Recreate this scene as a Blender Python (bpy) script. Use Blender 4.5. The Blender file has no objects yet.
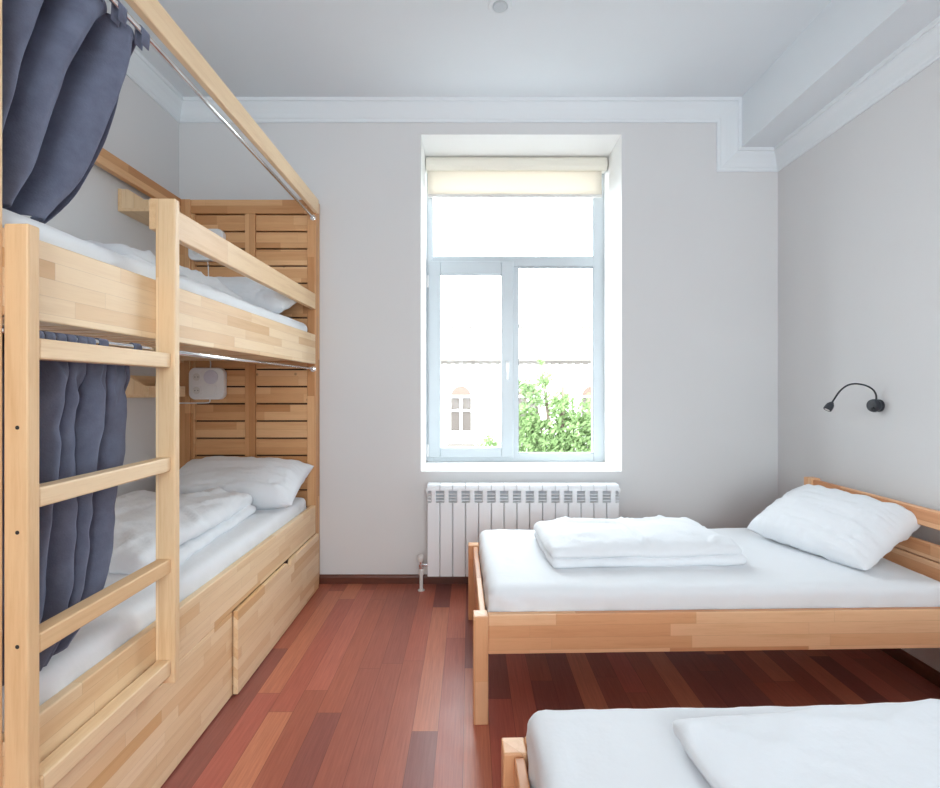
import bpy, bmesh, math, random
from mathutils import Vector, Matrix, noise
SC = bpy.context.scene
COL = SC.collection
R = math.radians
random.seed(7)

# ------------------------------------------------------------------ helpers
class MB:
    """collects shapes, then links them as ONE mesh object"""
    def __init__(s): s.v = []; s.f = []; s.mi = []; s.m = 0
    def add(s, vs, fs):
        b = len(s.v); s.v += [tuple(p) for p in vs]
        for f in fs: s.f.append([i + b for i in f]); s.mi.append(s.m)
        return s
    def box(s, x0, x1, y0, y1, z0, z1):
        vs = [(x, y, z) for x in (x0, x1) for y in (y0, y1) for z in (z0, z1)]
        return s.add(vs, [(0,1,3,2),(4,6,7,5),(0,4,5,1),(2,3,7,6),(0,2,6,4),(1,5,7,3)])
    def prism(s, pts, axis, a, b):
        """extrude a 2D outline along axis (0=x: pts are (y,z); 1=y: (x,z); 2=z: (x,y))"""
        def mk(p, t):
            return [(t,p[0],p[1]),(p[0],t,p[1]),(p[0],p[1],t)][axis]
        n = len(pts)
        vs = [mk(p, a) for p in pts] + [mk(p, b) for p in pts]
        fs = [tuple(range(n))[::-1], tuple(range(n, 2*n))] + [(i,(i+1)%n,n+(i+1)%n,n+i) for i in range(n)]
        return s.add(vs, fs)
    def tube(s, pts, r, n=12, cap=True):
        pts = [Vector(p) for p in pts]; rs = r if isinstance(r, (list,tuple)) else [r]*len(pts)
        vs = []; fs = []; up = None
        for i, p in enumerate(pts):
            t = (pts[min(i+1,len(pts)-1)] - pts[max(i-1,0)])
            if t.length < 1e-9: t = Vector((0,0,1))
            t.normalize()
            if up is None:
                up = Vector((0,0,1)) if abs(t.z) < .9 else Vector((1,0,0))
            a = t.cross(up).normalized(); up = a.cross(t).normalized()
            for k in range(n):
                th = 2*math.pi*k/n
                vs.append(p + (a*math.cos(th) + up*math.sin(th))*rs[i])
        for i in range(len(pts)-1):
            for k in range(n):
                fs.append((i*n+k, i*n+(k+1)%n, (i+1)*n+(k+1)%n, (i+1)*n+k))
        if cap:
            fs.append(tuple(range(n))[::-1]); fs.append(tuple((len(pts)-1)*n+k for k in range(n)))
        return s.add(vs, fs)
    def lathe(s, c, d, prof, n=32):
        """prof: (distance along d, radius)"""
        d = Vector(d).normalized(); c = Vector(c)
        pts = [c + d*t for t, _ in prof]
        a = d.cross(Vector((0,0,1)) if abs(d.z) < .9 else Vector((1,0,0))).normalized(); b = d.cross(a)
        vs = []; fs = []
        for p, (_, r) in zip(pts, prof):
            for k in range(n):
                th = 2*math.pi*k/n; vs.append(p + (a*math.cos(th)+b*math.sin(th))*max(r,1e-5))
        for i in range(len(prof)-1):
            for k in range(n):
                fs.append((i*n+k, i*n+(k+1)%n, (i+1)*n+(k+1)%n, (i+1)*n+k))
        fs.append(tuple(range(n))[::-1]); fs.append(tuple((len(prof)-1)*n+k for k in range(n)))
        return s.add(vs, fs)
    def grid(s, fn, nu, nv):
        vs = [fn(i/nu, j/nv) for j in range(nv+1) for i in range(nu+1)]
        fs = [(j*(nu+1)+i, j*(nu+1)+i+1, (j+1)*(nu+1)+i+1, (j+1)*(nu+1)+i) for j in range(nv) for i in range(nu)]
        return s.add(vs, fs)
    def soft_box(s, w, d, h, r, step, disp=None, M=None):
        """box of size w,d,h centred on x,y with its base at z=0, rounded, subdivided, displaced"""
        nx, ny, nz = max(4,int(w/step)), max(4,int(d/step)), max(4,int(h/min(step,.012)))
        idx = {}; vs = []; fs = []
        def vid(i, j, k):
            key = (i, j, k)
            if key in idx: return idx[key]
            p = Vector((w*(i/nx-.5), d*(j/ny-.5), h*(k/nz-.5)))
            q = Vector((max(-w/2+r,min(w/2-r,p.x)), max(-d/2+r,min(d/2-r,p.y)), max(-h/2+min(r,h*.49),min(h/2-min(r,h*.49),p.z))))
            e = p - q
            if e.length > 1e-6:
                n = Vector((e.x/r, e.y/r, e.z/min(r,h*.49))).normalized()
                p = q + Vector((n.x*r, n.y*r, n.z*min(r,h*.49)))
            else: n = Vector((0,0,1 if p.z > 0 else -1))
            p.z += h/2
            if disp: p = disp(p, n)
            if M is not None: p = M @ p
            idx[key] = len(vs); vs.append(p); return idx[key]
        for k in (0, nz):
            for i in range(nx):
                for j in range(ny):
                    q = [vid(i,j,k), vid(i+1,j,k), vid(i+1,j+1,k), vid(i,j+1,k)]
                    fs.append(q if k else q[::-1])
        for j in (0, ny):
            for i in range(nx):
                for k in range(nz):
                    q = [vid(i,j,k), vid(i+1,j,k), vid(i+1,j,k+1), vid(i,j,k+1)]
                    fs.append(q if j == 0 else q[::-1])
        for i in (0, nx):
            for j in range(ny):
                for k in range(nz):
                    q = [vid(i,j,k), vid(i,j+1,k), vid(i,j+1,k+1), vid(i,j,k+1)]
                    fs.append(q if i else q[::-1])
        return s.add(vs, fs)
    def build(s, name, mat, parent=None, bevel=0, smooth=False, solid=0, sub=0, seg=2):
        me = bpy.data.meshes.new(name); me.from_pydata(s.v, [], s.f)
        mats = mat if isinstance(mat, (list,tuple)) else [mat]
        for m in mats: me.materials.append(m)
        if len(mats) > 1: me.polygons.foreach_set('material_index', s.mi)
        bm = bmesh.new(); bm.from_mesh(me); bmesh.ops.recalc_face_normals(bm, faces=bm.faces); bm.to_mesh(me); bm.free()
        if smooth: me.polygons.foreach_set('use_smooth', [True]*len(me.polygons))
        me.update()
        o = bpy.data.objects.new(name, me); COL.objects.link(o)
        if parent: o.parent = parent
        if solid:
            m = o.modifiers.new('Solidify','SOLIDIFY'); m.thickness = solid; m.offset = 0
        if bevel:
            m = o.modifiers.new('Bevel','BEVEL'); m.width = bevel; m.segments = seg; m.limit_method = 'ANGLE'; m.angle_limit = R(40)
        if sub:
            m = o.modifiers.new('Subsurf','SUBSURF'); m.levels = sub; m.render_levels = sub
        return o

def tag(o, label, cat, group=None, kind=None):
    o['label'] = label; o['category'] = cat
    if group: o['group'] = group
    if kind: o['kind'] = kind
    return o
def thing(name, label, cat, loc=(0,0,0), rz=0, group=None):
    o = bpy.data.objects.new(name, None); COL.objects.link(o); o.empty_display_size = .1
    o.location = loc; o.rotation_euler = (0,0,rz)
    return tag(o, label, cat, group)
def struct(o): o['kind'] = 'structure'; return o
def dup(root, loc, rz, label):
    r = root.copy(); COL.objects.link(r); r.location = loc; r.rotation_euler = (0,0,rz); r['label'] = label
    for ch in list(root.children):
        c = ch.copy(); COL.objects.link(c); c.parent = r
        for g in list(ch.children):
            d = g.copy(); COL.objects.link(d); d.parent = c
    return r
def B(*a): return MB().box(*a)

# ------------------------------------------------------------------ materials
class NT:
    def __init__(s, name):
        s.mat = bpy.data.materials.new(name); s.mat.use_nodes = True
        s.t = s.mat.node_tree; s.t.nodes.clear()
        s.out = s.n('ShaderNodeOutputMaterial')
    def n(s, typ, **kw):
        x = s.t.nodes.new(typ)
        for k, v in kw.items(): setattr(x, k, v)
        return x
    def l(s, a, b): s.t.links.new(a, b)
    def set(s, sock, v):
        if hasattr(v, 'is_output'): s.l(v, sock)
        else: sock.default_value = v
    def math(s, op, a, b=None, c=None):
        x = s.n('ShaderNodeMath', operation=op)
        for i, v in enumerate((a, b, c)):
            if v is not None: s.set(x.inputs[i], v)
        return x.outputs[0]
    def mix(s, fac, a, b, typ='MIX'):
        x = s.n('ShaderNodeMix', data_type='RGBA', blend_type=typ)
        s.set(x.inputs[0], fac); s.set(x.inputs[6], a); s.set(x.inputs[7], b)
        return x.outputs[2]
    def ramp(s, fac, stops):
        x = s.n('ShaderNodeValToRGB'); e = x.color_ramp.elements
        while len(e) < len(stops): e.new(.5)
        for i, (p, c) in enumerate(stops): e[i].position = p; e[i].color = (*c, 1)
        s.set(x.inputs[0], fac); return x.outputs[0]
    def noise(s, vec, scale, detail=3, rough=.5):
        x = s.n('ShaderNodeTexNoise'); s.set(x.inputs['Scale'], scale); x.inputs['Detail'].default_value = detail
        x.inputs['Roughness'].default_value = rough
        if vec is not None: s.l(vec, x.inputs['Vector'])
        return x.outputs['Fac']
    def obj(s): return s.n('ShaderNodeTexCoord').outputs['Object']
    def bsdf(s, color, rough=.5, **kw):
        b = s.n('ShaderNodeBsdfPrincipled'); s.set(b.inputs['Base Color'], color); s.set(b.inputs['Roughness'], rough)
        for k, v in kw.items(): s.set(b.inputs[k.replace('_',' ')], v)
        s.l(b.outputs[0], s.out.inputs[0]); return b
    def bump(s, b, h, strength=.2, dist=.01):
        x = s.n('ShaderNodeBump'); x.inputs['Strength'].default_value = strength; x.inputs['Distance'].default_value = dist
        s.l(h, x.inputs['Height']); s.l(x.outputs[0], b.inputs['Normal'])

def rgb(r, g, b):
    f = lambda c: (c/255/12.92 if c/255 <= .04045 else ((c/255+.055)/1.055)**2.4)
    return (f(r), f(g), f(b), 1)
def rgb3(*a): return rgb(*a)[:3]

def plain(name, col, rough=.5, **kw):
    t = NT(name); t.bsdf(col, rough, **kw); return t.mat

def plaster(name, col, var=.02, bump=.05):
    t = NT(name); o = t.obj()
    n1 = t.noise(o, 2.2, 3); n2 = t.noise(o, 180, 2)
    c2 = tuple(max(0, x*(1-var*2)) for x in col[:3]) + (1,)
    b = t.bsdf(t.mix(n1, c2, col), .75, **{'Specular_IOR_Level': .25})
    t.bump(b, n2, bump, .002); return t.mat

def staves(t, u, v, L, W):
    """board pattern: u runs along the boards; returns random value per board and the distance masks of joints"""
    row = t.math('FLOOR', t.math('DIVIDE', v, W))
    wn = t.n('ShaderNodeTexWhiteNoise', noise_dimensions='1D'); t.l(row, wn.inputs['W'])
    uu = t.math('ADD', t.math('DIVIDE', u, L), t.math('MULTIPLY', wn.outputs['Value'], 17.3))
    cell = t.math('FLOOR', uu)
    cv = t.n('ShaderNodeCombineXYZ'); t.l(row, cv.inputs[0]); t.l(cell, cv.inputs[1])
    w2 = t.n('ShaderNodeTexWhiteNoise', noise_dimensions='2D'); t.l(cv.outputs[0], w2.inputs['Vector'])
    fu = t.math('SUBTRACT', uu, cell); fv = t.math('SUBTRACT', t.math('DIVIDE', v, W), row)
    du = t.math('MULTIPLY', t.math('MINIMUM', fu, t.math('SUBTRACT', 1, fu)), L)
    dv = t.math('MULTIPLY', t.math('MINIMUM', fv, t.math('SUBTRACT', 1, fv)), W)
    return w2.outputs['Value'], t.math('MINIMUM', du, dv), w2.outputs['Color']

def wood(name, axis, cols, L=.42, W=.042, rough=.38, contrast=1.0, knots=False):
    """butcher-block boards running along one axis of the object"""
    t = NT(name); o = t.obj()
    sp = t.n('ShaderNodeSeparateXYZ'); t.l(o, sp.inputs[0])
    X, Y, Z = sp.outputs
    u, a, b_ = {'x':(X,Z,Y), 'y':(Y,Z,X), 'z':(Z,X,Y)}[axis]
    v = t.math('ADD', t.math('ADD', a, t.math('MULTIPLY', b_, 1.0)), 10.003)
    rv, dist, rc = staves(t, u, v, L, W)
    # grain: noise stretched along the boards, shifted per board
    cv = t.n('ShaderNodeCombineXYZ')
    t.l(t.math('ADD', t.math('MULTIPLY', u, 1.6), t.math('MULTIPLY', rv, 31)), cv.inputs[0])
    t.l(t.math('MULTIPLY', a, 26), cv.inputs[1]); t.l(t.math('MULTIPLY', b_, 26), cv.inputs[2])
    g1 = t.noise(cv.outputs[0], 1.6, 5, .6)
    cv2 = t.n('ShaderNodeCombineXYZ')
    t.l(t.math('MULTIPLY', u, 14), cv2.inputs[0]); t.l(t.math('MULTIPLY', a, 260), cv2.inputs[1]); t.l(t.math('MULTIPLY', b_, 260), cv2.inputs[2])
    g2 = t.noise(cv2.outputs[0], 1.0, 2)
    base = t.ramp(rv, [(0, cols[0]), (.45, cols[1]), (.8, cols[2]), (1, cols[3])])
    dark = t.mix(1.0, base, (.78,.66,.54,1), 'MULTIPLY')
    gm = t.n('ShaderNodeMapRange'); t.l(g1, gm.inputs[0]); gm.inputs[1].default_value = .5; gm.inputs[2].default_value = .8
    gm.inputs[4].default_value = .55*contrast
    c = t.mix(gm.outputs[0], base, dark)
    gm2 = t.n('ShaderNodeMapRange'); t.l(g2, gm2.inputs[0]); gm2.inputs[1].default_value = .5; gm2.inputs[2].default_value = .75
    gm2.inputs[4].default_value = .2*contrast
    c = t.mix(gm2.outputs[0], c, dark)
    if knots:
        vo = t.n('ShaderNodeTexVoronoi'); t.l(o, vo.inputs['Vector']); vo.inputs['Scale'].default_value = 6.5
        kn = t.n('ShaderNodeMapRange'); t.l(vo.outputs['Distance'], kn.inputs[0])
        kn.inputs[1].default_value = .02; kn.inputs[2].default_value = .085; kn.inputs[3].default_value = .7; kn.inputs[4].default_value = 0
        c = t.mix(kn.outputs[0], c, rgb(110,64,30))
    ed = t.math('LESS_THAN', dist, .0007)
    c = t.mix(t.math('MULTIPLY', ed, .22), c, rgb(130,85,50))
    b = t.bsdf(c, rough, **{'Specular_IOR_Level': .4})
    t.bump(b, g2, .06, .002)
    return t.mat

BIRCH = [rgb3(241,214,178), rgb3(234,203,162), rgb3(227,190,146), rgb3(216,172,122)]
BEECH = [rgb3(238,192,150), rgb3(230,176,132), rgb3(219,160,116), rgb3(205,142,98)]
PANEL = [rgb3(224,178,132), rgb3(216,166,118), rgb3(205,152,104), rgb3(191,136,88)]
M = {}
for ax in 'xyz':
    M['birch_'+ax] = wood('birch_block_'+ax, ax, BIRCH)
    M['beech_'+ax] = wood('beech_block_'+ax, ax, BEECH, L=.55, W=.047, contrast=1.1)
M['panel_x'] = wood('panel_oak_x', 'x', PANEL, L=.5, W=.058, rough=.5, contrast=1.2, knots=True)
M['panel_z'] = wood('panel_oak_z', 'z', PANEL, L=.9, W=.06, rough=.5, contrast=1.0)
M['panel_y'] = wood('panel_oak_y', 'y', PANEL, L=.9, W=.09, rough=.5, contrast=1.0)
for ax in 'xyz': M['board_'+ax] = wood('birch_board_'+ax, ax, BIRCH[:3]+[BIRCH[2]], L=2.6, W=.31, contrast=1.3)
M['dark_gap'] = plain('dark_gap', rgb(58,34,20), .9)
M['wall'] = plaster('wall_paint', (.695,.692,.695,1))
M['ceiling'] = plaster('ceiling_paint', (.765,.81,.845,1))
M['cornice'] = plaster('cornice_paint', (.76,.80,.83,1), .005, .01)
M['reveal'] = plaster('reveal_paint', (.86,.86,.85,1), .005)
M['metal'] = plain('polished_steel', (.78,.78,.78,1), .18, Metallic=1.0)
M['white_plastic'] = plain('white_plastic', (.82,.82,.83,1), .3)
M['frame'] = plain('window_plastic', (.52,.565,.60,1), .28)
M['rad'] = plain('radiator_enamel', (.80,.82,.85,1), .25)
M['gasket'] = plain('grey_gasket', (.25,.27,.30,1), .6)
M['lilac'] = plain('lilac_plastic', (.66,.65,.74,1), .35)
M['black'] = plain('black_plastic', rgb(38,42,50), .38)
M['white_cap'] = plain('white_cap', (.7,.68,.66,1), .4)
M['hole'] = plain('screw_hole', (.02,.02,.02,1), .9)

def floor_mat():
    t = NT('red_plank_floor'); o = t.obj()
    sp = t.n('ShaderNodeSeparateXYZ'); t.l(o, sp.inputs[0]); X, Y, Z = sp.outputs
    rv, dist, rc = staves(t, t.math('ADD', Y, 20.3), t.math('ADD', X, 10.02), 1.05, .098)
    c = t.ramp(rv, [(0, rgb3(138,82,76)), (.25, rgb3(158,90,76)), (.5, rgb3(180,103,80)), (.75, rgb3(187,101,88)), (1, rgb3(204,130,98))])
    cv = t.n('ShaderNodeCombineXYZ')
    t.l(t.math('MULTIPLY', X, 130), cv.inputs[0]); t.l(t.math('ADD', t.math('MULTIPLY', Y, 5), t.math('MULTIPLY', rv, 50)), cv.inputs[1])
    g = t.noise(cv.outputs[0], 1, 4, .65)
    gm = t.n('ShaderNodeMapRange'); t.l(g, gm.inputs[0]); gm.inputs[1].default_value = .35; gm.inputs[2].default_value = .7
    c = t.mix(t.math('MULTIPLY', gm.outputs[0], .5), c, t.mix(1, c, (.55,.45,.42,1), 'MULTIPLY'))
    ed = t.math('LESS_THAN', dist, .0011)
    c = t.mix(t.math('MULTIPLY', ed, .45), c, rgb(50,20,16))
    r = t.math('ADD', .30, t.math('MULTIPLY', t.noise(o, 9, 3), .14))
    b = t.bsdf(c, r, **{'Specular_IOR_Level': .5})
    t.bump(b, t.math('ADD', g, t.math('MULTIPLY', ed, -2)), .05, .002); return t.mat
M['floor'] = floor_mat()
def base_mat():
    t = NT('dark_skirting'); o = t.obj()
    b = t.bsdf(t.mix(t.noise(o, 14, 3), rgb(76,38,28), rgb(112,62,44)), .4); return t.mat
M['skirting'] = base_mat()

def linen(name, col, rough=.8, scale=9, st=.25):
    t = NT(name); o = t.obj()
    n1 = t.noise(o, scale, 4, .55); n2 = t.noise(o, 60, 2)
    b = t.bsdf(col, rough, **{'Sheen_Weight': .15, 'Specular_IOR_Level': .25})
    t.bump(b, t.math('ADD', n1, t.math('MULTIPLY', n2, .08)), st, .02); return t.mat
M['sheet'] = linen('white_sheet', (.765,.78,.805,1), scale=7, st=.2)
M['linen'] = linen('white_linen', (.775,.795,.825,1), scale=9, st=.4)

def velvet():
    t = NT('blue_grey_velvet'); o = t.obj()
    n1 = t.noise(o, 16, 5, .65); n2 = t.noise(o, 240, 2)
    c = t.mix(n1, rgb(82,86,104), rgb(122,127,146))
    b = t.bsdf(c, .85, **{'Sheen_Weight': .55, 'Sheen_Roughness': .45, 'Specular_IOR_Level': .1})
    b.inputs['Sheen Tint'].default_value = rgb(150,160,190)
    t.bump(b, t.math('ADD', n1, n2), .12, .006); return t.mat
M['velvet'] = velvet()

def glass():
    t = NT('window_glass')
    tr = t.n('ShaderNodeBsdfTransparent'); tr.inputs[0].default_value = (.96,.98,.98,1)
    gl = t.n('ShaderNodeBsdfGlossy'); gl.inputs['Roughness'].default_value = .02
    mx = t.n('ShaderNodeMixShader'); mx.inputs[0].default_value = .006
    t.l(tr.outputs[0], mx.inputs[1]); t.l(gl.outputs[0], mx.inputs[2]); t.l(mx.outputs[0], t.out.inputs[0]); return t.mat
M['glass'] = glass()
def blind():
    t = NT('cream_blind'); o = t.obj()
    df = t.n('ShaderNodeBsdfDiffuse'); df.inputs[0].default_value = (.85,.80,.73,1)
    tl = t.n('ShaderNodeBsdfTranslucent'); tl.inputs[0].default_value = (.84,.79,.71,1)
    mx = t.n('ShaderNodeMixShader'); mx.inputs[0].default_value = .42
    t.l(df.outputs[0], mx.inputs[1]); t.l(tl.outputs[0], mx.inputs[2]); t.l(mx.outputs[0], t.out.inputs[0]); return t.mat
M['blind'] = blind()
M['cassette'] = plain('cream_cassette', (.80,.77,.68,1), .4)
def emit(name, col, s):
    t = NT(name); e = t.n('ShaderNodeEmission'); e.inputs[0].default_value = col; e.inputs[1].default_value = s
    t.l(e.outputs[0], t.out.inputs[0]); return t.mat

# ------------------------------------------------------------------ dimensions of the room (camera at x=0, y=0)
XL, XR, YB, YF, H = -1.94, 2.053, 3.267, -2.8, 3.20
WX0, WX1, WZ0, WZ1 = -.327, 1.011, .745, 2.99     # window opening
YO = 3.78                                          # outer face of the back wall
BX, BZ = 1.775, 2.873                              # boxed beam along the right wall
EYE = 1.30

struct(B(XL-.2, XR+.2, YF-.2, YO, -.12, 0).build('floor', M['floor']))
struct(B(XL-.2, XR+.2, YF-.2, YO, H, H+.15).build('ceiling', M['ceiling']))
struct(B(XL-.2, XL, YF-.2, YO, 0, H).build('wall_left', M['wall']))
struct(B(XR, XR+.2, YF-.2, YO, 0, H).build('wall_right', M['wall']))
RX0, RX1, RZ0, RZ1 = -.55, 1.65, .80, 2.95       # unseen window added behind the camera to fill the room with daylight
rw = MB()
rw.box(XL, RX0, YF-.2, YF, 0, H); rw.box(RX1, XR, YF-.2, YF, 0, H); rw.box(RX0, RX1, YF-.2, YF, 0, RZ0); rw.box(RX0, RX1, YF-.2, YF, RZ1, H)
struct(rw.build('wall_front', M['wall']))
w = MB()
x0, x1, z0, z1 = WX0, WX1, WZ0, WZ1
ou = [(XL,0),(XR,0),(XR,H),(XL,H)]; inn = [(x0,z0),(x1,z0),(x1,z1),(x0,z1)]
for y in (YB, YO):
    vs = [(p[0],y,p[1]) for p in ou+inn]
    w.add(vs, [(i,(i+1)%4,4+(i+1)%4,4+i) for i in range(4)])
w.add([(p[0],y,p[1]) for y in (YB,YO) for p in ou], [(i,(i+1)%4,4+(i+1)%4,4+i) for i in range(4)])
w.m = 1
w.add([(p[0],y,p[1]) for y in (YB,YO) for p in inn], [(i,(i+1)%4,4+(i+1)%4,4+i) for i in range(4)])
struct(w.build('wall_back', [M['wall'], M['reveal']]))
struct(B(BX, XR, YF, YB, BZ, H).build('ceiling_beam', M['ceiling']))

# cornice: profile points (drop below the ceiling, projection from the wall)
prof = [(.133,0),(.133,.008),(.126,.012),(.114,.013),(.108,.018),(.085,.026),(.06,.038),(.038,.052),(.026,.058),(.020,.058),(.018,.066),(.006,.070),(0,.070)]
c = MB(); rows = []
for u, v in prof:
    rows.append([(XL+v, YB-v, H-u), (BX-u, YB-v, H-u), (BX-u, YB-v, BZ-u), (XR-v, YB-v, BZ-u)])
vs = [p for r in rows for p in r]
c.add(vs, [(i*4+k, i*4+k+1, (i+1)*4+k+1, (i+1)*4+k) for i in range(len(prof)-1) for k in range(3)])
struct(c.build('trim_1', M['cornice']))
c = MB(); vs = []
for u, v in prof: vs += [(XL+v, YF, H-u), (XL+v, YB-v, H-u)]
c.add(vs, [(i*2, i*2+1, i*2+3, i*2+2) for i in range(len(prof)-1)]); struct(c.build('trim_2', M['cornice']))
c = MB(); vs = []
for u, v in prof: vs += [(XR-v, YF, BZ-u), (XR-v, YB-v, BZ-u)]
c.add(vs, [(i*2, i*2+1, i*2+3, i*2+2) for i in range(len(prof)-1)]); struct(c.build('trim_3', M['cornice']))
# skirting boards
sk = [(0,0),(.016,0),(.016,.042),(.012,.052),(.006,.058),(0,.058)]
struct(MB().prism([(YB-a, b) for a, b in sk], 0, XL, XR).build('baseboard_back', M['skirting']))
struct(MB().prism([(XR-a, b) for a, b in sk], 1, YF, YB-.016).build('baseboard_right', M['skirting']))
struct(MB().prism([(XL+a, b) for a, b in sk], 1, YF, YB-.016).build('baseboard_left', M['skirting']))

# ------------------------------------------------------------------ window
FY0, FY1 = 3.69, 3.76
win = struct(bpy.data.objects.new('window_1', None)); COL.objects.link(win); win.location = (0,0,0)
def ring(mb, ax0, ax1, az0, az1, t0, t1, tb, tt, y0, y1):
    mb.box(ax0, ax0+t0, y0, y1, az0, az1); mb.box(ax1-t1, ax1, y0, y1, az0, az1)
    mb.box(ax0+t0, ax1-t1, y0, y1, az0, az0+tb); mb.box(ax0+t0, ax1-t1, y0, y1, az1-tt, az1)
f = MB(); ring(f, WX0, WX1, WZ0, WZ1, .047, .082, .063, .06, FY0, FY1)
f.box(-.280, .929, FY0, FY1, 2.215, 2.290)          # transom
f.box(.300, .366, FY0, FY1, WZ0+.06, 2.215)         # mullion
f.build('window_frame', M['frame'], win, bevel=.004)
f = MB(); ring(f, -.312, .327, .777, 2.252, .09, .091, .075, .096, FY0-.016, FY1-.01)
sash = f.build('window_sash', M['frame'], win, bevel=.006)
g = MB(); ring(g, -.226, .240, .848, 2.160, .006, .006, .006, .006, FY0-.004, FY0+.012); g.build('glazing_bead', M['gasket'], sash)
g = MB(); ring(g, .362, .933, .804, 2.214, .006, .006, .006, .006, FY0+.002, FY0+.014)
ring(g, -.284, .933, 2.286, 2.934, .006, .006, .006, .006, FY0+.002, FY0+.014); g.build('glazing_bead', M['gasket'], win)
g = B(-.222,.236,FY0+.02,FY0+.026,.852,2.156); g.build('window_pane', M['glass'], win)
g = B(.366,.929,FY0+.03,FY0+.036,.808,2.215); g.build('window_pane', M['glass'], win)
g = B(-.280,.929,FY0+.03,FY0+.036,2.290,2.930); g.build('window_pane', M['glass'], win)
hd = MB(); hd.box(.268,.296,FY0-.026,FY0-.016,1.42,1.50)
hd.tube([(.282,FY0-.02,1.475),(.282,FY0-.055,1.475),(.281,FY0-.06,1.46),(.277,FY0-.06,1.36)], .0085)
hd.build('window_handle', M['white_plastic'], win, smooth=True)
hg = MB()
for z in (.83, 2.10): hg.tube([(-.318,FY0-.012,z-.045),(-.318,FY0-.012,z+.045)], .009)
hg.build('window_hinge', M['white_plastic'], win)

fill_win = struct(bpy.data.objects.new('fill_window', None)); COL.objects.link(fill_win)  # added window out of view, there to brighten the camera-facing sides
f = MB(); ring(f, RX0, RX1, RZ0, RZ1, .06, .06, .06, .06, YF-.16, YF-.09)
f.box(-.035+.05,.035+.05,YF-.16,YF-.09,RZ0+.06,RZ1-.06); f.build('window_frame', M['frame'], fill_win, bevel=.004)
B(RX0+.06,RX1-.06,YF-.13,YF-.124,RZ0+.06,RZ1-.06).build('window_pane', M['glass'], fill_win)
bl = thing('roller_blind', 'cream roller blind rolled up at the head of the window', 'blind', (0,3.60,2.70))
def loc(o, *a): return o
def sh(mb, off):   # shift a mesh built in world space into its thing's space
    mb.v = [(p[0]-off[0], p[1]-off[1], p[2]-off[2]) for p in mb.v]; return mb
off = (0,3.60,2.70)
cs = MB().prism([(3.575,2.985),(3.575,2.972),(3.560,2.965),(3.555,2.955),(3.555,2.915),(3.575,2.892),(3.64,2.892),(3.655,2.925),(3.655,2.985)], 0, -.322, 1.0)
sh(cs, off).build('blind_cassette', M['cassette'], bl, bevel=.004)
sh(MB().grid(lambda u,v: (-.312+u*1.28, 3.60+.002*math.sin(u*9), 2.925-v*.21), 24, 4), off).build('blind_fabric', M['blind'], bl, solid=.0012, smooth=True)
sh(B(-.312,.968,3.592,3.608,2.70,2.722), off).build('bottom_bar', M['white_cap'], bl, bevel=.004)
ch = MB()
for k in range(70):
    z = 2.90-k*.022
    ch.lathe((.985,3.585,z-.004), (0,0,1), [(0,.0005),(.001,.003),(.004,.0042),(.007,.003),(.008,.0005)], 8)
ch.tube([(.985,3.585,2.91),(.985,3.585,1.36)], .0008, 5)
sh(ch, off).build('bead_chain', M['white_plastic'], bl, smooth=True)

# ------------------------------------------------------------------ bunk bed
XF = -1.0; Y0, Y1 = .985, 3.175          # front plane of the rails; near post and head post
XW = -1.905                               # wall-side plane
bunk = thing('bunk_bed', 'tall pale wooden bunk bed with ladder, canopy beams and underbed drawers', 'bunk bed', (-1.45,2.1,0))
BO = (-1.45,2.1,0)
def bp(mb, name, mat, parent=None, bevel=.004, **k): return sh(mb, BO).build(name, mat, parent or bunk, bevel=bevel, **k)
bp(B(-1.06, XF, Y0, 1.050, 0, 2.525), 'post', M['board_z'])
bp(B(-1.056, XF, Y1, 3.262, 0, 2.525), 'post', M['panel_z'])
bp(B(XW, -1.815, Y1, 3.262, 0, 2.525), 'post', M['panel_z'])
bp(B(XW, -1.845, Y0, 1.049, 0, 2.525), 'post', M['birch_z'])
bp(B(-1.012, -.985, Y0, Y1+.02, 2.434, 2.525), 'canopy_beam', M['board_y'])
bp(B(XW, -1.87, 1.049, Y1, 2.434, 2.525), 'canopy_beam', M['panel_y'])
bp(B(-1.845, -1.06, Y0+.01, Y0+.045, 2.434, 2.525), 'canopy_beam', M['birch_x'])
bp(B(-1.03, XF, 1.049, Y1, 1.456, 1.645), 'side_rail', M['birch_y'])
bp(B(XW, -1.875, 1.049, Y1, 1.456, 1.645), 'side_rail', M['birch_y'])
bp(B(-1.845, -1.06, Y0+.01, Y0+.04, 1.456, 1.645), 'end_rail', M['birch_x'])
bp(B(-1.03, XF, 1.57, Y1, 1.809, 1.909), 'guard_rail', M['board_y'])
bp(B(-1.03, XF, 1.049, Y1, .36, .541), 'side_rail', M['birch_y'])
bp(B(XW, -1.875, 1.049, Y1, .36, .541), 'side_rail', M['birch_y'])
bp(B(-1.845, -1.06, Y0+.01, Y0+.04, .36, .541), 'end_rail', M['birch_x'])
# slatted bases
for zz in (1.475, .40):
    s = MB(); s.box(-1.05,-1.03,1.06,Y1,zz-.01,zz+.0); s.box(-1.875,-1.855,1.06,Y1,zz-.01,zz)
    n = 24
    for k in range(n):
        y = 1.09 + k*(3.12-1.09)/(n-1); s.box(-1.873,-1.032,y-.032,y+.032,zz,zz+.018)
    bp(s, 'slat_base', M['birch_x'], bevel=0)
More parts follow.
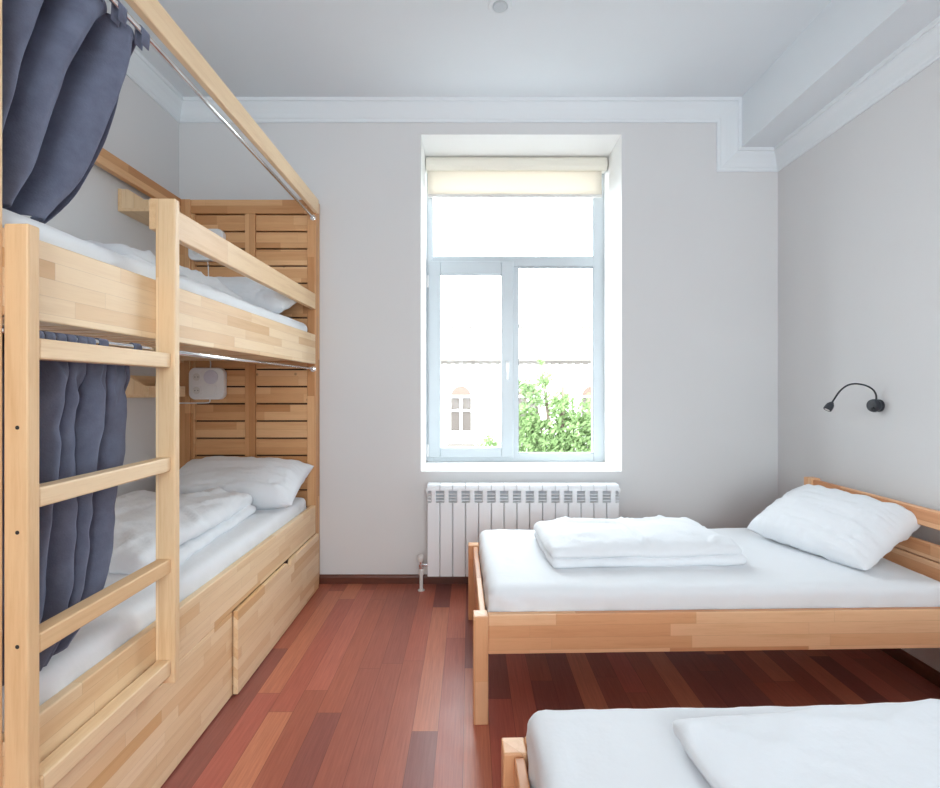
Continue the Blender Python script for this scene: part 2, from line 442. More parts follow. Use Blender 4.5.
# ladder
lad = bp(B(XF, -.947, 1.050, 1.080, .361, 1.6536), 'ladder', M['board_z'])    # near stile carries the rungs
bp(B(XF, -.937, 1.556, 1.583, .361, 1.903), 'stile', M['board_z'], lad)
for z0_, z1_ in ((1.364,1.410),(1.036,1.080),(.714,.758),(.389,.437)):
    bp(B(-.992, -.949, 1.080, 1.556, z0_, z1_), 'rung', M['board_y'], lad)
for z in (1.215, .99, .745): bp(MB().lathe((-.970,1.0502,z), (0,-1,0), [(0,.0045),(.0006,.0045)], 12), 'screw_hole', M['hole'], lad, bevel=0)
# head panel: top rail, centre stile, slatted fields with dark gaps behind
pan = bp(B(-1.815,-1.056,3.215,3.262,.30,2.525), 'head_panel', M['dark_gap'], bevel=0)
PY = 3.19
bp(B(-1.815,-1.056,PY-.006,3.215,2.434,2.525), 'panel_rail', M['panel_x'], pan)
bp(B(-1.463,-1.396,PY-.008,3.215,.30,2.434), 'panel_stile', M['panel_z'], pan)
bp(B(-1.815,-1.790,PY-.004,3.215,.30,2.434), 'panel_stile', M['panel_z'], pan)
for xa, xb in ((-1.788,-1.465),(-1.394,-1.058)):
    s = MB(); z = 2.426; per = .1122
    while z > .42:
        s.box(xa, xb, PY, 3.215, z-per+.010, z); z -= per
    bp(s, 'panel_slats', M['panel_x'], pan, bevel=.002)
# drawers
def drawer(ya, yb, xf, cut):
    zt, n0, n1 = .359, cut-.032, cut+.032
    pts = [(ya,.008),(yb,.008),(yb,zt),(n1,zt),(n1-.012,zt-.022),(n0+.012,zt-.022),(n0,zt),(ya,zt)]
    d = bp(MB().prism(pts, 0, xf-.02, xf), 'drawer', M['birch_y'], bevel=.0018)
    b = MB(); b.box(xf-.62,xf-.02,ya+.03,ya+.045,.03,.30); b.box(xf-.62,xf-.02,yb-.045,yb-.03,.03,.30)
    b.box(xf-.62,xf-.60,ya+.045,yb-.045,.03,.30); b.box(xf-.60,xf-.02,ya+.045,yb-.045,.03,.04)
    bp(b, 'drawer_box', M['birch_x'], d, bevel=0)
    bp(B(xf-.06, xf-.021, n0-.01, n1+.01, zt-.04, zt), 'finger_recess', M['dark_gap'], d, bevel=0)
drawer(1.052, 2.065, -1.0, 1.60)
drawer(2.066, Y1-.003, -.979, 2.66)
# rods with end brackets
for z in (2.403, 1.424):
    rd = bp(MB().tube([(-1.016,1.05,z),(-1.016,Y1,z)], .0085, 16), 'curtain_rod', M['metal'], bevel=0, smooth=True)
    br = MB(); br.lathe((-1.016,Y1,z),(0,-1,0),[(0,.019),(.004,.019),(.005,.013),(.02,.013),(.021,.009)],20)
    bp(br, 'rod_bracket', M['metal'], rd, bevel=0, smooth=False)

# ------------------------------------------------------------------ bedding
def fbm(p, s, o=3):
    return noise.fractal(Vector(p)*s, 1.0, 2.0, o, noise_basis='PERLIN_ORIGINAL')
def ridge(x): return 1-abs(x)*2
def mattress(name, label, loc_, rz, w, d, h, seed, r=.045, sag=0):
    def disp(p, n):
        q = Vector((p.x+seed, p.y, p.z))
        side = 1-abs(n.z)
        top = max(0, n.z)
        cx = min(w/2-abs(p.x), .5); cy = min(d/2-abs(p.y), .5)
        # gathered pleats of the fitted sheet down the sides, stronger near the corners
        along = p.x if abs(n.y) > abs(n.x) else p.y
        cor = math.exp(-(cx if abs(n.y) > abs(n.x) else cy)/.22)
        slant = along*42 + (p.z/h-.5)*3*(1 if along < 0 else -1) + fbm((along+seed, p.z*1.2, 0), 5)*3
        f = (1-p.z/h)*.6+.4
        p = p + n*(side*f*(.0075*cor+.0034)*math.sin(slant))
        p = p + n*(.006*fbm((q.x,q.y,q.z), 2.6, 2) + top*.0022*max(0, 1-abs(fbm((q.x*1.5, q.y*.8, 4), 3.2, 2))*11))
        p.z += top*(.0025*fbm((q.x*2.2,q.y*.9,3), 6, 3) + sag*(1-(2*p.x/w)**2)*(1-(2*p.y/d)**2))
        # soft hollow along the top edge
        return p
    o = MB().soft_box(w, d, h, r, .022, disp).build(name, M['sheet'], None, smooth=True)
    o.location = loc_; o.rotation_euler = (0,0,rz)
    return tag(o, label, 'mattress')

def pillow(name, label, c, e1, e2, L, W, T, seed, wr=1.0):
    e1 = Vector(e1).normalized(); e2 = Vector(e2); e2 = (e2 - e1*e2.dot(e1)).normalized(); e3 = e1.cross(e2)
    nu, nv = 96, 72
    def surf(sgn):
        def fn(u, v):
            a, b = 2*u-1, 2*v-1
            a = math.sin(a*math.pi/2)*.5 + a*.5; b = math.sin(b*math.pi/2)*.5 + b*.5
            ex = (1-abs(a)**3.2)*(1-abs(b)**3.2)
            t = max(ex, 0)**.5
            x = a*L/2*(1-.045*(1-b*b)); y = b*W/2*(1-.05*(1-a*a))
            edge = 1-min(1, (1-abs(a))*2.2)*min(1, (1-abs(b))*2.2)
            # wrinkles running in from the seams
            wv = fbm((a*1.3+seed, b*4.5, sgn), 1.4, 2)*.6 + fbm((a*4.5+seed, b*1.4, 4+sgn), 1.2, 2)*.6
            z = T/2*t*(sgn if sgn > 0 else sgn*.8)
            z += sgn*wr*(.020*edge+.006)*wv*min(1, t*1.4)
            for dist, run, k_ in ((1+b, a, 1.0), (1-b, a, .5), (1-abs(a), b, .6)):   # gathers running in from the seams
                g_ = math.sin(run*15 + 4*fbm((run*2+seed, dist*.8, 3+sgn), 1.3, 2) + seed)
                z += sgn*wr*.0085*k_*max(0, g_)*math.exp(-dist/.30)*min(1, dist*9)*(.6+.8*fbm((run*3, seed, 1), 1.1, 2))
            z += .012*fbm((a+seed*2, b, 9), .9, 2)
            return e1*x + e2*y + e3*z
        return fn
    mb = MB(); mb.grid(surf(1), nu, nv); mb.grid(surf(-1), nu, nv)
    o = mb.build(name, M['linen'], None, smooth=True)
    bm = bmesh.new(); bm.from_mesh(o.data); bmesh.ops.remove_doubles(bm, verts=bm.verts, dist=.0008)
    bmesh.ops.recalc_face_normals(bm, faces=bm.faces); bm.to_mesh(o.data); bm.free()
    o.location = c
    return tag(o, label, 'pillow')

def duvet(name, label, loc_, rz, w, d, hs, seed, shifts, r=.03, puff=.02, wr=1.0):
    """a duvet folded into flat layers lying on each other; the fold closes at -x"""
    mb = MB(); z = 0
    for i, h in enumerate(hs):
        sx, sy, dw, dd = shifts[i]
        def disp(p, n, i=i, h=h):
            q = (p.x+seed+i*5.1, p.y+i*2.7, p.z)
            top = max(0, n.z); last = i == len(hs)-1
            fx = 1-(2*p.x/(w+dw))**2; fy = 1-(2*p.y/(d+dd))**2
            p.z += (puff if last else .004)*top*max(0,fx)**.5*max(0,fy)**.5
            am = wr*(.010 if last else .005)
            p = p + n*(am*fbm((q[0], q[1]*1.4, q[2]*3), 3.2, 3))
            k = fbm((q[0]*1.3, q[1]*1.1, 7), 2.4, 2)
            p.z += top*wr*.012*max(0, 1-abs(k)*11) * (1 if last else .3)
            k2 = fbm((q[0]*3.1+q[1]*1.2, q[1]*2.0, 17), 2.2, 2); p.z += top*wr*.006*max(0, 1-abs(k2)*9)      # sharp creases
            e = math.exp(-min((w+dw)/2-abs(p.x), (d+dd)/2-abs(p.y))/.05)
            p.z += top*wr*.006*e*fbm((q[0]*7, q[1]*7, 2), 1.5, 2)
            s = 1-abs(n.z)
            p.x += s*.010*fbm((p.y*3+seed, p.z*4, i), 2, 2); p.y += s*.010*fbm((p.x*3+seed, p.z*4, i+9), 2, 2)
            return p
        mb.soft_box(w+dw, d+dd, h, r, .016, disp, Matrix.Translation((sx, sy, z)))
        z += h-.006
    o = mb.build(name, M['linen'], None, smooth=True)
    o.location = loc_; o.rotation_euler = (0,0,rz)
    return tag(o, label, 'duvet')

mattress('mattress', 'white sheeted mattress on the lower bunk above the drawers', (-1.452,2.112,.42), 0, .835, 2.09, .190, 3.1)
mattress('mattress', 'white sheeted mattress on the upper bunk behind the guard rail', (-1.452,2.112,1.494), 0, .835, 2.09, .220, 8.4, r=.05)
pillow('pillow', 'plump white pillow leaning on the slatted panel in the lower bunk', (-1.40,2.94,.722), (1,.02,-.01), (0,.93,.36), .80, .44, .25, 1.7)
pillow('pillow', 'white pillow at the head of the upper bunk, mostly behind the guard rail', (-1.42,2.95,1.838), (1,.0,-.03), (0,.92,.39), .74, .42, .23, 5.2)
duvet('duvet', 'white folded duvet lying on the lower bunk', (-1.475,2.16,.607), R(4), .67, 1.06, (.05,.06), 2.2, [(0,0,0,0),(-.02,.02,-.02,-.03)], puff=.045, wr=1.5)
duvet('duvet', 'white folded duvet lying on the upper bunk', (-1.49,2.13,1.711), R(2), .68, .98, (.045,.05), 6.4, [(0,0,0,0),(-.03,.02,-.03,-.03)], puff=.03, wr=1.5)

# ------------------------------------------------------------------ curtains
def lerp_pts(pts, x):
    for (a, fa), (b, fb) in zip(pts, pts[1:]):
        if x <= b: return fa + (fb-fa)*max(0, min(1, (x-a)/(b-a)))
    return pts[-1][1]
def smooth_pts(pts, x, h=.05):
    return (lerp_pts(pts, x-h)+2*lerp_pts(pts, x)+lerp_pts(pts, x+h))/4
def drape(ph, e=.7): return 2*abs(math.cos(ph))**e - 1      # broad ridges, narrow valleys
# lower curtain: right edge as (height, y)
RE = [(.60,1.225),(.635,1.275),(.67,1.335),(.74,1.405),(.80,1.425),(.98,1.462),(1.05,1.490),(1.15,1.500),(1.40,1.502)]
def low_curtain(u, v):
    z = 1.406 - v*(1.406-.628)
    yr = smooth_pts(RE, z, .03); yl = 1.062
    t = min(1, v*4)
    ph = u*5.2*math.pi + .5 + .9*fbm((u*2.6, v*1.3, 2), 1.2, 2)*1.6 + (1-t)*.6*math.sin(u*40)
    am = (.008 + .026*t)*(.75+.25*math.sin(u*17+2+v*2.2))
    y = yl + (yr-yl)*(u + .012*math.sin(2*ph)*t)
    x = -1.036 - .018*t + am*drape(ph) + .012*fbm((u*4, v*5, 5), 1.5, 2) - .012*v
    x += .022*math.exp(-((v-.13)/.09)**2)*fbm((u*9, v*7, 1), 1.1, 2)
    z += .012*v*v*math.sin(u*7)
    return (min(x, -1.004 if v < .1 else -1.008), y, z)
o = MB().grid(low_curtain, 190, 100).build('curtain', M['velvet'], None, smooth=True, solid=.003)
tag(o, 'dark blue-grey velvet curtain hanging behind the ladder into the lower bunk', 'curtain')
def tabs(parent, ys, z, wdt):
    for i, y in enumerate(ys):
        q = [(-1.029, z-.045), (-1.0275, z-.02)]
        for k in range(13):
            th = R(195-k*210/12); q.append((-1.016+.0112*math.cos(th), z+.0112*math.sin(th)))
        q += [(-1.0055, z-.02), (-1.009, z-.045)]
        w_ = wdt*(.9+.2*random.random()); n_ = len(q)-1
        sk_ = (random.random()-.5)*.006
        t = MB().grid(lambda a, b: (q[int(round(b*n_))][0], y + (a-.5)*w_ + sk_*math.sin(b*3.1), q[int(round(b*n_))][1]), 3, n_)
        t.build('curtain_tab', M['velvet'], parent, smooth=True, solid=.002)
tabs(o, [1.075,1.108,1.141,1.174,1.207,1.24,1.272,1.302,1.345,1.485], 1.424, .031)

# upper curtain: swept towards the near post, right edge as (height, y)
UE = [(1.71,1.27),(1.756,1.322),(1.82,1.378),(1.87,1.405),(1.935,1.428),(2.0,1.448),(2.10,1.484),(2.26,1.530),(2.39,1.538)]
def up_curtain(u, v):
    z = 2.388 - v*(2.388-1.722)
    yr = smooth_pts(UE, z, .03); yl = 1.062
    uu = u**(1+1.7*v**.9)                    # lower down, the cloth crowds towards the near post
    y = yl + (yr-yl)*uu
    t = min(1, v*5)
    ph = (u**1.3)*3.55*math.pi + .1 + .35*fbm((u*2.2, v*1.1, 2), 1.1, 2)
    am = (.012 + .055*t)*(1-.2*v)
    x = -1.034 - .052*t + am*drape(ph, .8) + .010*fbm((u*3, v*3, 8), 1.2, 2) - .03*v*v
    # the free edge rolls over into a long swag
    x += .030*math.exp(-((u-.90)/.035)**2)*math.sin(min(1,v*1.1)*math.pi)
    return (min(x, -1.033 if v > .86 else -1.004), y, z)
o = MB().grid(up_curtain, 190, 90).build('curtain', M['velvet'], None, smooth=True, solid=.003)
tag(o, 'dark blue-grey velvet curtain swept aside over the upper bunk mattress', 'curtain')
tabs(o, [1.09,1.17,1.25,1.33,1.42,1.52], 2.403, .035)

# ------------------------------------------------------------------ shelves and socket panels inside the bunk
def wall_shelf(z, label):
    s = thing('wall_shelf', label, 'shelf', (XL,2.87,z), 0, 'small wall shelves in the bunk')
    d, l0, l1, h, lip, t = .173, -.172, .172, .125, .064, .018
    B(0, t, l0, l1, 0, h).build('back_board', M['board_y'], s, bevel=.002)
    B(t, d, l0, l1, 0, t).build('bottom_board', M['board_y'], s, bevel=.002)
    B(d-t, d, l0, l1, t, lip).build('front_lip', M['board_y'], s, bevel=.002)
    for y in (l0+.004, l1-t-.004):
        MB().prism([(t,t),(d-t,t),(d-t,lip),(d-t-.01,lip),(t+.035,h-.002),(t,h-.002)], 1, y, y+t).build('end_board', M['board_z'], s)
wall_shelf(2.274, 'small wooden wall shelf beside the upper bunk, under the canopy beam')
wall_shelf(1.247, 'small wooden wall shelf beside the lower bunk, next to its curtain')

def rrect(w_, h_, r, n=8):
    pts = []
    for cx, cz, a0 in ((w_/2-r,h_/2-r,0),(-w_/2+r,h_/2-r,90),(-w_/2+r,-h_/2+r,180),(w_/2-r,-h_/2+r,270)):
        for k in range(n+1):
            a = R(a0+90*k/n); pts.append((cx+r*math.cos(a), cz+r*math.sin(a)))
    return pts
def socket_panel(x, z, label, cords):
    s = thing('socket_panel', label, 'socket panel', (x,PY-.008,z), 0, 'socket panels on the slatted head panel')
    MB().prism(rrect(.226,.204,.04), 1, -.045, 0).build('backplate', M['white_plastic'], s, bevel=.008, seg=3)
    for dz in (.042,-.044):
        k = MB(); k.prism([(p[0]-.058,p[1]+dz) for p in rrect(.066,.066,.012)], 1, -.050, -.043)
        f_ = k.build('socket', M['white_plastic'], s, bevel=.002)
        k = MB(); k.lathe((-.058,-.0502,dz),(0,-1,0),[(0,.023),(.003,.024),(.0035,.0225),(.0012,.021),(.001,.002)],28); k.build('socket_ring', M['white_cap'], f_)
        k = MB()
        for q in (-.0095,.0095): k.lathe((-.058+q,-.0514,dz),(0,-1,0),[(0,.003),(.0006,.003)],10)
        k.build('socket_hole', M['hole'], f_)
    k = MB(); k.lathe((.032,-.045,.042),(0,-1,0),[(0,.045),(.006,.045),(.008,.042),(.008,.022),(.010,.021),(.012,.004)],36); k.build('reading_light', M['lilac'], s)
    k = MB().prism([(p[0]+.034,p[1]-.044) for p in rrect(.066,.066,.006)], 1, -.053, -.043); k.build('switch', M['white_plastic'], s, bevel=.003)
    for pts in cords: MB().tube(pts, .0038, 8).build('power_cord', M['white_plastic'], s, smooth=True)
def bez(pts, n=14):
    out = []
    for i in range(len(pts)-1):
        p0 = Vector(pts[max(i-1,0)]); p1 = Vector(pts[i]); p2 = Vector(pts[i+1]); p3 = Vector(pts[min(i+2,len(pts)-1)])
        for k in range(n):
            t = k/n; out.append(.5*((2*p1)+(p2-p0)*t+(2*p0-5*p1+4*p2-p3)*t*t+(3*p1-p0-3*p2+p3)*t**3))
    out.append(Vector(pts[-1])); return out
socket_panel(-1.69, 1.328, 'white socket panel with cord on slatted wood beside the lower bunk', [
    bez([(.014,-.02,.10),(.012,-.012,.13),(.004,-.008,.165)]),
    bez([(.012,-.02,-.10),(.010,-.02,-.118),(-.01,-.02,-.123),(-.08,-.016,-.125),(-.20,-.012,-.126)])])
socket_panel(-1.695, 2.22, 'white socket panel on slatted wood, partly hidden by the guard rail', [
    bez([(.0,-.02,-.10),(.002,-.012,-.14),(.003,-.010,-.30)])])

# ------------------------------------------------------------------ single beds
AL = R(1.45)
def single_bed(label, loc_):
    b = thing('single_bed', label, 'bed', loc_, AL, 'single wooden beds')
    Lb, Wb, p = 2.008, .912, .058
    def part(mb, n, m, pa=None, bv=.004): return mb.build(n, M[m], pa or b, bevel=bv)
    for y in (0, Wb-p): part(B(0,p,y,y+p,0,.419), 'leg', 'beech_z')
    for y in (0, Wb-p): part(B(Lb-p,Lb,y,y+p,0,.785), 'head_post', 'beech_z')
    for y in (.004, Wb-.03): part(B(p,Lb-p,y,y+.026,.270,.424), 'side_rail', 'beech_x')
    part(B(.026,.052,p,Wb-p,.270,.412), 'foot_rail', 'beech_y')
    part(B(Lb-.045,Lb-.019,p,Wb-p,.700,.778), 'headboard_rail', 'beech_y')
    part(B(Lb-.045,Lb-.019,p,Wb-p,.565,.632), 'headboard_rail', 'beech_y')
    part(B(Lb-.045,Lb-.019,p,Wb-p,.30,.560), 'headboard_rail', 'beech_y')
    s = MB(); s.box(p,Lb-p,.03,.055,.285,.31); s.box(p,Lb-p,Wb-.055,Wb-.03,.285,.31)
    for k in range(15):
        x = .13 + k*.122; s.box(x-.035,x+.035,.031,Wb-.031,.31,.328)
    part(s, 'slat_base', 'beech_y', bv=0)
    return b
P2 = Vector((.013,1.888,0)); P3 = Vector((.1015,.3255,0))
bed2 = single_bed('beech single bed with headboard against the wall below the black lamp', P2)
bed3 = dup(bed2, P3, AL, 'beech single bed closest to the camera, cut off by the frame')
Mz = Matrix.Rotation(AL, 4, 'Z')
def onbed(P, x, y, z): return P + Mz @ Vector((x,y,z))
mattress('mattress', 'white sheeted mattress on the single bed in front of the radiator', onbed(P2,1.004,.456,.329), AL, 1.888, .84, .180, 12.3, r=.042)
mattress('mattress', 'white sheeted mattress on the single bed closest to the camera', onbed(P3,1.004,.470,.329), AL, 1.888, .84, .190, 17.9, r=.042)
duvet('duvet', 'white folded duvet on the single bed in front of the radiator', (.785,2.385,.507), R(2.5), .88, .47, (.045,.045), 9.1, [(0,0,0,0),(-.012,.0,-.012,-.01)], puff=.045, wr=1.1)
duvet('duvet', 'white folded duvet on the single bed closest to the camera', (1.135,.85,.512), R(6), 1.3, .62, (.030,.032), 14.6, [(.0,-.016,0,0),(-.012,0,0,0)], r=.014, puff=.003, wr=.7)
pillow('pillow', 'white pillow propped on the headboard of the single bed below the lamp', (1.750,2.390,.642), (.311,-.95,-.03), (.88,.10,.42), .59, .43, .23, 21.5, wr=1.05)

# ------------------------------------------------------------------ radiator
rad = thing('radiator', 'white ribbed radiator mounted under the window', 'radiator', (-.275,3.19,.093))
n, sw, rh = 15, .0822, .586
def section():
    m = MB(); g_ = .0015; a, b = g_, sw-g_
    # rounded top cap
    m.prism([(-.055,rh-.038),(-.055,rh-.026),(-.051,rh-.012),(-.042,rh-.003),(-.028,rh),(.03,rh),(.04,rh-.01),(.04,rh-.038)], 0, a, b)
    # louvre field: a middle rib, and slanted blades that run over to the next section
    m.prism([(sw/2-.016,-.050),(sw/2-.010,-.055),(sw/2+.010,-.055),(sw/2+.016,-.050),(sw/2+.016,.03),(sw/2-.016,.03)], 2, rh-.115, rh-.036)
    for k in range(3):
        zz = rh-.052-k*.021
        for xa, xb in ((0, sw/2-.014), (sw/2+.014, sw)):
            m.prism([(-.050,zz-.006),(-.046,zz-.013),(.0,zz-.001),(.0,zz+.006)], 0, xa, xb)
    m.box(0, sw, .0, .03, rh-.115, rh-.036)
    # flat front plate with softly rounded edges, and the water column behind
    m.prism([(a,-.048),(a+.004,-.055),(b-.004,-.055),(b,-.048),(b,-.03),(a,-.03)], 2, 0, rh-.112)
    m.box(sw/2-.012, sw/2+.012, -.03, .03, 0.01, rh-.05)
    m.box(a+.01, b-.01, .026, .04, .01, rh-.05)
    return m
s0 = section().build('radiator_section', M['rad'], rad, bevel=.0012)
for k in range(1, n):
    o = s0.copy(); COL.objects.link(o); o.parent = rad; o.location.x = k*sw
MB().lathe((-.012,-.01,rh-.045),(1,0,0),[(0,.012),(.003,.018),(.015,.018)],20).build('end_plug', M['white_plastic'], rad)
MB().lathe((n*sw,-.01,rh-.045),(1,0,0),[(0,.018),(.012,.018),(.015,.012)],20).build('end_plug', M['white_plastic'], rad)
vx, vy = -.038, -.042
v = MB(); v.lathe((vx,vy,.045),(0,0,1),[(0,.014),(.018,.014),(.019,.018),(.03,.018),(.031,.012),(.045,.012)],20)
v.tube([(vx,vy,.072),(.004,vy,.072)], .010, 14)
vo = v.build('valve', M['metal'], rad, smooth=False)
MB().lathe((vx-.004,vy,.09),(0,0,1),[(0,.010),(.004,.018),(.02,.021),(.034,.020),(.044,.014),(.047,.002)],24).build('valve_knob', M['white_cap'], vo, smooth=True)
MB().lathe((vx,vy,-.093),(0,0,1),[(0,.022),(.004,.022),(.005,.0115),(.10,.0115),(.101,.016),(.138,.016),(.139,.012)],20).build('pipe', M['white_cap'], rad)
for xx in (.25,1.0):
    for zz in (.45,.06): B(xx-.02,xx+.02,.04,.074,zz,zz+.05).build('wall_bracket', M['white_plastic'], rad)

# ------------------------------------------------------------------ lamp and ceiling fitting
LD = 2.455
lp = thing('wall_lamp', 'black gooseneck reading lamp fixed to the wall above the pillow', 'lamp', (XR,LD,1.212))
MB().lathe((0,0,0),(-1,0,0),[(0,.031),(.010,.031),(.012,.028),(.014,.022)],32).build('wall_plate', M['black'], lp, bevel=.001)
bs = MB().lathe((-.013,0,0),(-1,-.25,0),[(0,.016),(.004,.018),(.006,.030),(.022,.033),(.029,.031),(.033,.022),(.034,.002)],32).build('lamp_base', M['black'], lp)
MB().lathe((-.043,-.013,-.014),(-1,-.5,-.1),[(0,.007),(.010,.007),(.011,.005)],16).build('lamp_switch', M['hole'], bs)
def lpt(px, py, dy=-.006): return ((px-470)*(LD+dy)/490-XR, dy, EYE-(py-388)*(LD+dy)/490-1.212)
arm = bez([lpt(876,402), lpt(876,395), lpt(872.5,389.3), lpt(865,385.3), lpt(855,383.8), lpt(847,385.6), lpt(839.5,391.5), lpt(834,399.5), lpt(831.5,403.5)])
MB().tube(arm, .0042, 10).build('gooseneck_arm', M['black'], lp, smooth=True)
a0 = Vector(lpt(832.4,402)); d0 = (Vector(lpt(826.0,411.5))-a0)
hdm = MB().lathe(a0, d0, [(0,.005),(.006,.010),(.016,.0165),(.028,.0185),(.046,.0185),(.048,.016),(.0465,.013)],24).build('lamp_head', M['black'], lp, smooth=False)
MB().lathe(a0+d0.normalized()*.0468, d0, [(0,.012),(.001,.011)],20).build('lamp_lens', M['white_cap'], hdm)

cf = thing('ceiling_fitting', 'small round white fitting set into the ceiling', 'ceiling fitting', (.149,2.43,H))
MB().lathe((0,0,0),(0,0,-1),[(0,.060),(.004,.060),(.008,.054),(.009,.040),(.004,.037)],40).build('outer_ring', M['ceiling'], cf)
MB().lathe((0,0,-.001),(0,0,-1),[(0,.036),(.010,.036),(.014,.030),(.015,.002)],36).build('cover_disc', M['frame'], cf)

# ------------------------------------------------------------------ outside the window
FYY = 22.0
M['stone'] = plaster('pale_stone', (.74,.71,.66,1), .03)
M['stone2'] = plaster('stone_moulding', (.16,.14,.125,1), .03)
M['brick'] = plaster('pink_arch', (.155,.105,.083,1), .05)
M['pane'] = plain('dark_brown_pane', (.10,.083,.074,1), .6, Specular_IOR_Level=.08)  # opaque panes in one even dark brown
M['white_wood'] = plain('white_wood', (.75,.75,.74,1), .5)
M['street'] = plaster('street_asphalt', (.22,.22,.22,1), .05)
struct(B(-40,40,YO,45,-4.7,-4.5).build('ground', M['street']))
def ox(px): return (px-470)*FYY/490
def oz(py): return EYE-(py-388)*FYY/490
bd = thing('building', 'pale stone building with arched window across the street', 'building', (0,FYY,-4.5))
BDO = (0,FYY,-4.5)
def pb(mb, n, m, pa=None): return sh(mb, BDO).build(n, m, pa or bd)
pb(B(-14,18,FYY,FYY+6,-4.5,5.3), 'facade', M['stone'])
k = MB(); k.box(-14,18,FYY-.30,FYY,oz(361.5),oz(359.2)); k.box(-14,18,FYY-.18,FYY,oz(363),oz(361.5))
pb(k, 'cornice', M['stone2'])
pts = [(18,oz(362.8)),(-14,oz(362.8))]; x = -14
while x < 17.6: pts += [(x,oz(364.6)),(x+.18,oz(364.6)),(x+.18,oz(363.2)),(x+.36,oz(363.2))]; x += .36
pts += [(18,oz(363.2))]
pb(MB().prism(pts, 1, FYY-.16, FYY), 'dentil_course', M['stone2'])
k = MB(); k.box(-14,18,FYY-.10,FYY,oz(379.4),oz(378.6)); pb(k, 'string_course', M['stone'])
def arch_window(cx):
    w2 = 10*FYY/490; zb, zs = oz(430.5), oz(396.5)
    pts = [(cx-w2,zb),(cx+w2,zb),(cx+w2,zs)] + [(cx+w2*math.cos(R(a)), zs+w2*1.05*math.sin(R(a))) for a in range(15,180,15)] + [(cx-w2,zs)]
    o = pb(MB().prism([(p[0],p[1]) for p in pts], 1, FYY-.03, FYY+.02), 'arched_window', M['pane'])
    ar = [(cx+w2*math.cos(R(a)), zs+w2*1.05*math.sin(R(a))) for a in range(0,181,15)]
    pb(MB().prism(ar, 1, FYY-.06, FYY-.02), 'fanlight', M['brick'], o)
    f_ = MB(); t = .05
    f_.box(cx-t,cx+t,FYY-.08,FYY-.02,zb,zs); f_.box(cx-w2,cx+w2,FYY-.08,FYY-.02,zs-t,zs+t); f_.box(cx-w2,cx+w2,FYY-.08,FYY-.02,oz(410.6)-.04,oz(410.6)+.04)
    pb(f_, 'window_bars', M['white_wood'], o)
    rl = MB()
    za, zc = oz(444), oz(433.5)
    rl.box(cx-w2-.1,cx+w2+.1,FYY-.34,FYY-.30,zc-.05,zc); rl.box(cx-w2-.1,cx+w2+.1,FYY-.34,FYY-.30,za,za+.05)
    for q in range(9): xx = cx-w2-.08+q*(2*w2+.16)/8; rl.box(xx-.012,xx+.012,FYY-.33,FYY-.31,za,zc)
    rl.box(cx-w2-.15,cx+w2+.15,FYY-.36,FYY,za-.12,za)
    pb(rl, 'balcony_railing', M['stone2'])
for px in (397,461,528,592): arch_window(ox(px))
for px in (397,461,528,592):
    k = pb(B(ox(px-9),ox(px+9),FYY-.02,FYY+.02,oz(352),oz(328)), 'upper_window', M['stone'])
    pb(B(ox(px-11),ox(px+11),FYY-.22,FYY-.0,oz(328),oz(325)), 'window_hood', M['stone2'], k)

def leafmat():
    t = NT('leaf_green'); o = t.obj(); c = t.mix(t.noise(o, 5, 2), rgb(104,128,82), rgb(140,160,112))
    df = t.n('ShaderNodeBsdfDiffuse'); tl = t.n('ShaderNodeBsdfTranslucent'); t.l(c, df.inputs[0]); t.l(c, tl.inputs[0])
    mx = t.n('ShaderNodeMixShader'); mx.inputs[0].default_value = .35
    t.l(df.outputs[0], mx.inputs[1]); t.l(tl.outputs[0], mx.inputs[2]); t.l(mx.outputs[0], t.out.inputs[0]); return t.mat
M['leaf'] = leafmat(); M['bark'] = plain('bark', (.16,.12,.09,1), .9)
def tree(name, label, D, blobs, trunk_x, seed, nleaf, ls):
    rnd = random.Random(seed)
    tr = thing(name, label, name, (trunk_x,D,-4.5))
    m = MB(); top = max(b[1] for b in blobs)
    for bx, bz, r, wgt in blobs:
        for q in range(int(nleaf*wgt)):
            while True:
                p = Vector((rnd.uniform(-1,1),rnd.uniform(-1,1),rnd.uniform(-1,1)))
                if p.length <= 1: break
            if fbm((p.x*2+bx, p.y*2, p.z*2+bz), 1.6, 2) < -.08: continue
            c_ = Vector((bx-trunk_x, 0, bz+4.5)) + p*r
            n1 = Vector((rnd.gauss(0,1),rnd.gauss(0,1),rnd.gauss(0,1))).normalized(); t1 = n1.orthogonal().normalized(); t2 = n1.cross(t1)
            a_ = ls*rnd.uniform(.7,1.3)
            m.add([c_-t1*a_, c_+t2*a_*.45+n1*a_*.1, c_+t1*a_, c_-t2*a_*.45+n1*a_*.1], [(0,1,2,3)])
    m.build('crown', M['leaf'], tr)
    t = MB(); t.tube([(0,0,0),(.04,.02,1.6),(-.03,0,3.2),(0,0,top+4.5-.5)], [.13,.10,.08,.03], 10)
    for bx, bz, r, wgt in blobs: t.tube([(0,0,2.6),(.5*(bx-trunk_x),.05,.6*(bz+4.5)+.7),(bx-trunk_x,0,bz+4.5)], [.05,.03,.012], 6)
    t.build('trunk', M['bark'], tr, smooth=True)
def px3(px, py, D): return ((px-470)*D/490, EYE-(py-388)*D/490)
bl_ = []
for px, py, rp, wg in ((575,432,22,.9),(548,440,22,.8),(525,420,17,.5),(560,408,16,.4),(535,395,14,.3),(545,380,9,.10),(527,443,18,.6),(600,415,24,.8),(600,450,26,.9),(560,460,30,1.0),(541,362,4,.02),(522,386,9,.1)):
    x_, z_ = px3(px,py,10); bl_.append((x_, z_, rp*10/490, wg))
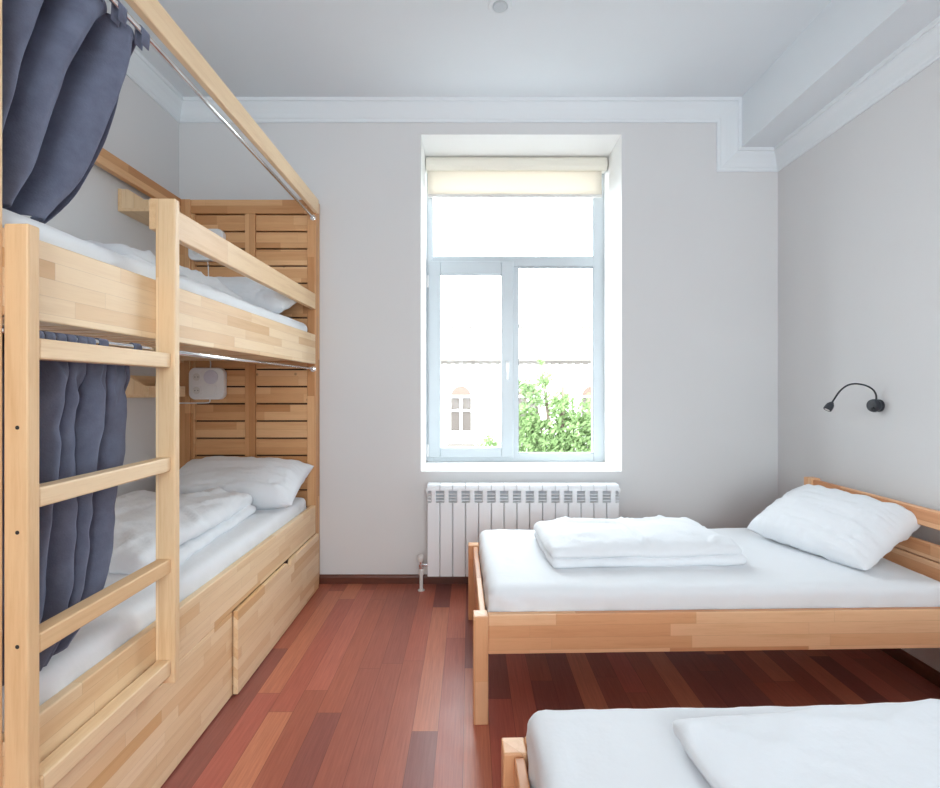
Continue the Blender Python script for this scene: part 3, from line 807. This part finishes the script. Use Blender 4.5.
tree('tree', 'bright green leafy tree beyond the lower window pane', 10, bl_, 1.9, 4, 1500, .062)
bl_ = []
for px, py, rp, wg in ((489,443,8,.4),(499,447,6,.25),(480,452,9,.4)):
    x_, z_ = px3(px,py,13); bl_.append((x_, z_, rp*13/490, wg))
tree('shrub', 'small green treetop below the arched window across the street', 13, bl_, .5, 9, 500, .06)

# ------------------------------------------------------------------ light
wd = bpy.data.worlds.new('World'); SC.world = wd; wd.use_nodes = True
bg = wd.node_tree.nodes['Background']; bg.inputs[0].default_value = (.90,.96,1.0,1); bg.inputs[1].default_value = 10.2
def area(name, loc_, rot, sx, sy, e, col=(1,1,1), portal=False):
    l = bpy.data.lights.new(name, 'AREA'); l.shape = 'RECTANGLE'; l.size = sx; l.size_y = sy; l.energy = e; l.color = col
    o = bpy.data.objects.new(name, l); COL.objects.link(o); o.location = loc_; o.rotation_euler = rot
    if portal: l.cycles.is_portal = True
    return o
area('window_portal', ((WX0+WX1)/2, YO+.01, (WZ0+WZ1)/2), (-math.pi/2,0,0), WX1-WX0, WZ1-WZ0, 1, portal=True)
area('window_portal', ((RX0+RX1)/2, YF-.21, (RZ0+RZ1)/2), (math.pi/2,0,0), RX1-RX0, RZ1-RZ0, 1, portal=True)  # sky portal of the added window behind the camera

# ------------------------------------------------------------------ camera
cam = bpy.data.cameras.new('Camera'); co = bpy.data.objects.new('Camera', cam); COL.objects.link(co)
co.location = (0,0,EYE); co.rotation_euler = (math.pi/2,0,0)
cam.sensor_fit = 'HORIZONTAL'; cam.sensor_width = 36; cam.lens = 36*490/940
cam.shift_x = 0.0; cam.shift_y = (388-394)/940
cam.clip_start = .02; cam.clip_end = 200
SC.camera = co
SC.view_settings.view_transform = 'Standard'; SC.view_settings.look = 'None'
SC.view_settings.gamma = 1; SC.view_settings.use_curve_mapping = False
SC.view_settings.exposure = 0.12
SC.cycles.use_denoising = True
SC.cycles.max_bounces = 10; SC.cycles.diffuse_bounces = 6; SC.cycles.transparent_max_bounces = 12
SC.cycles.sample_clamp_indirect = 8
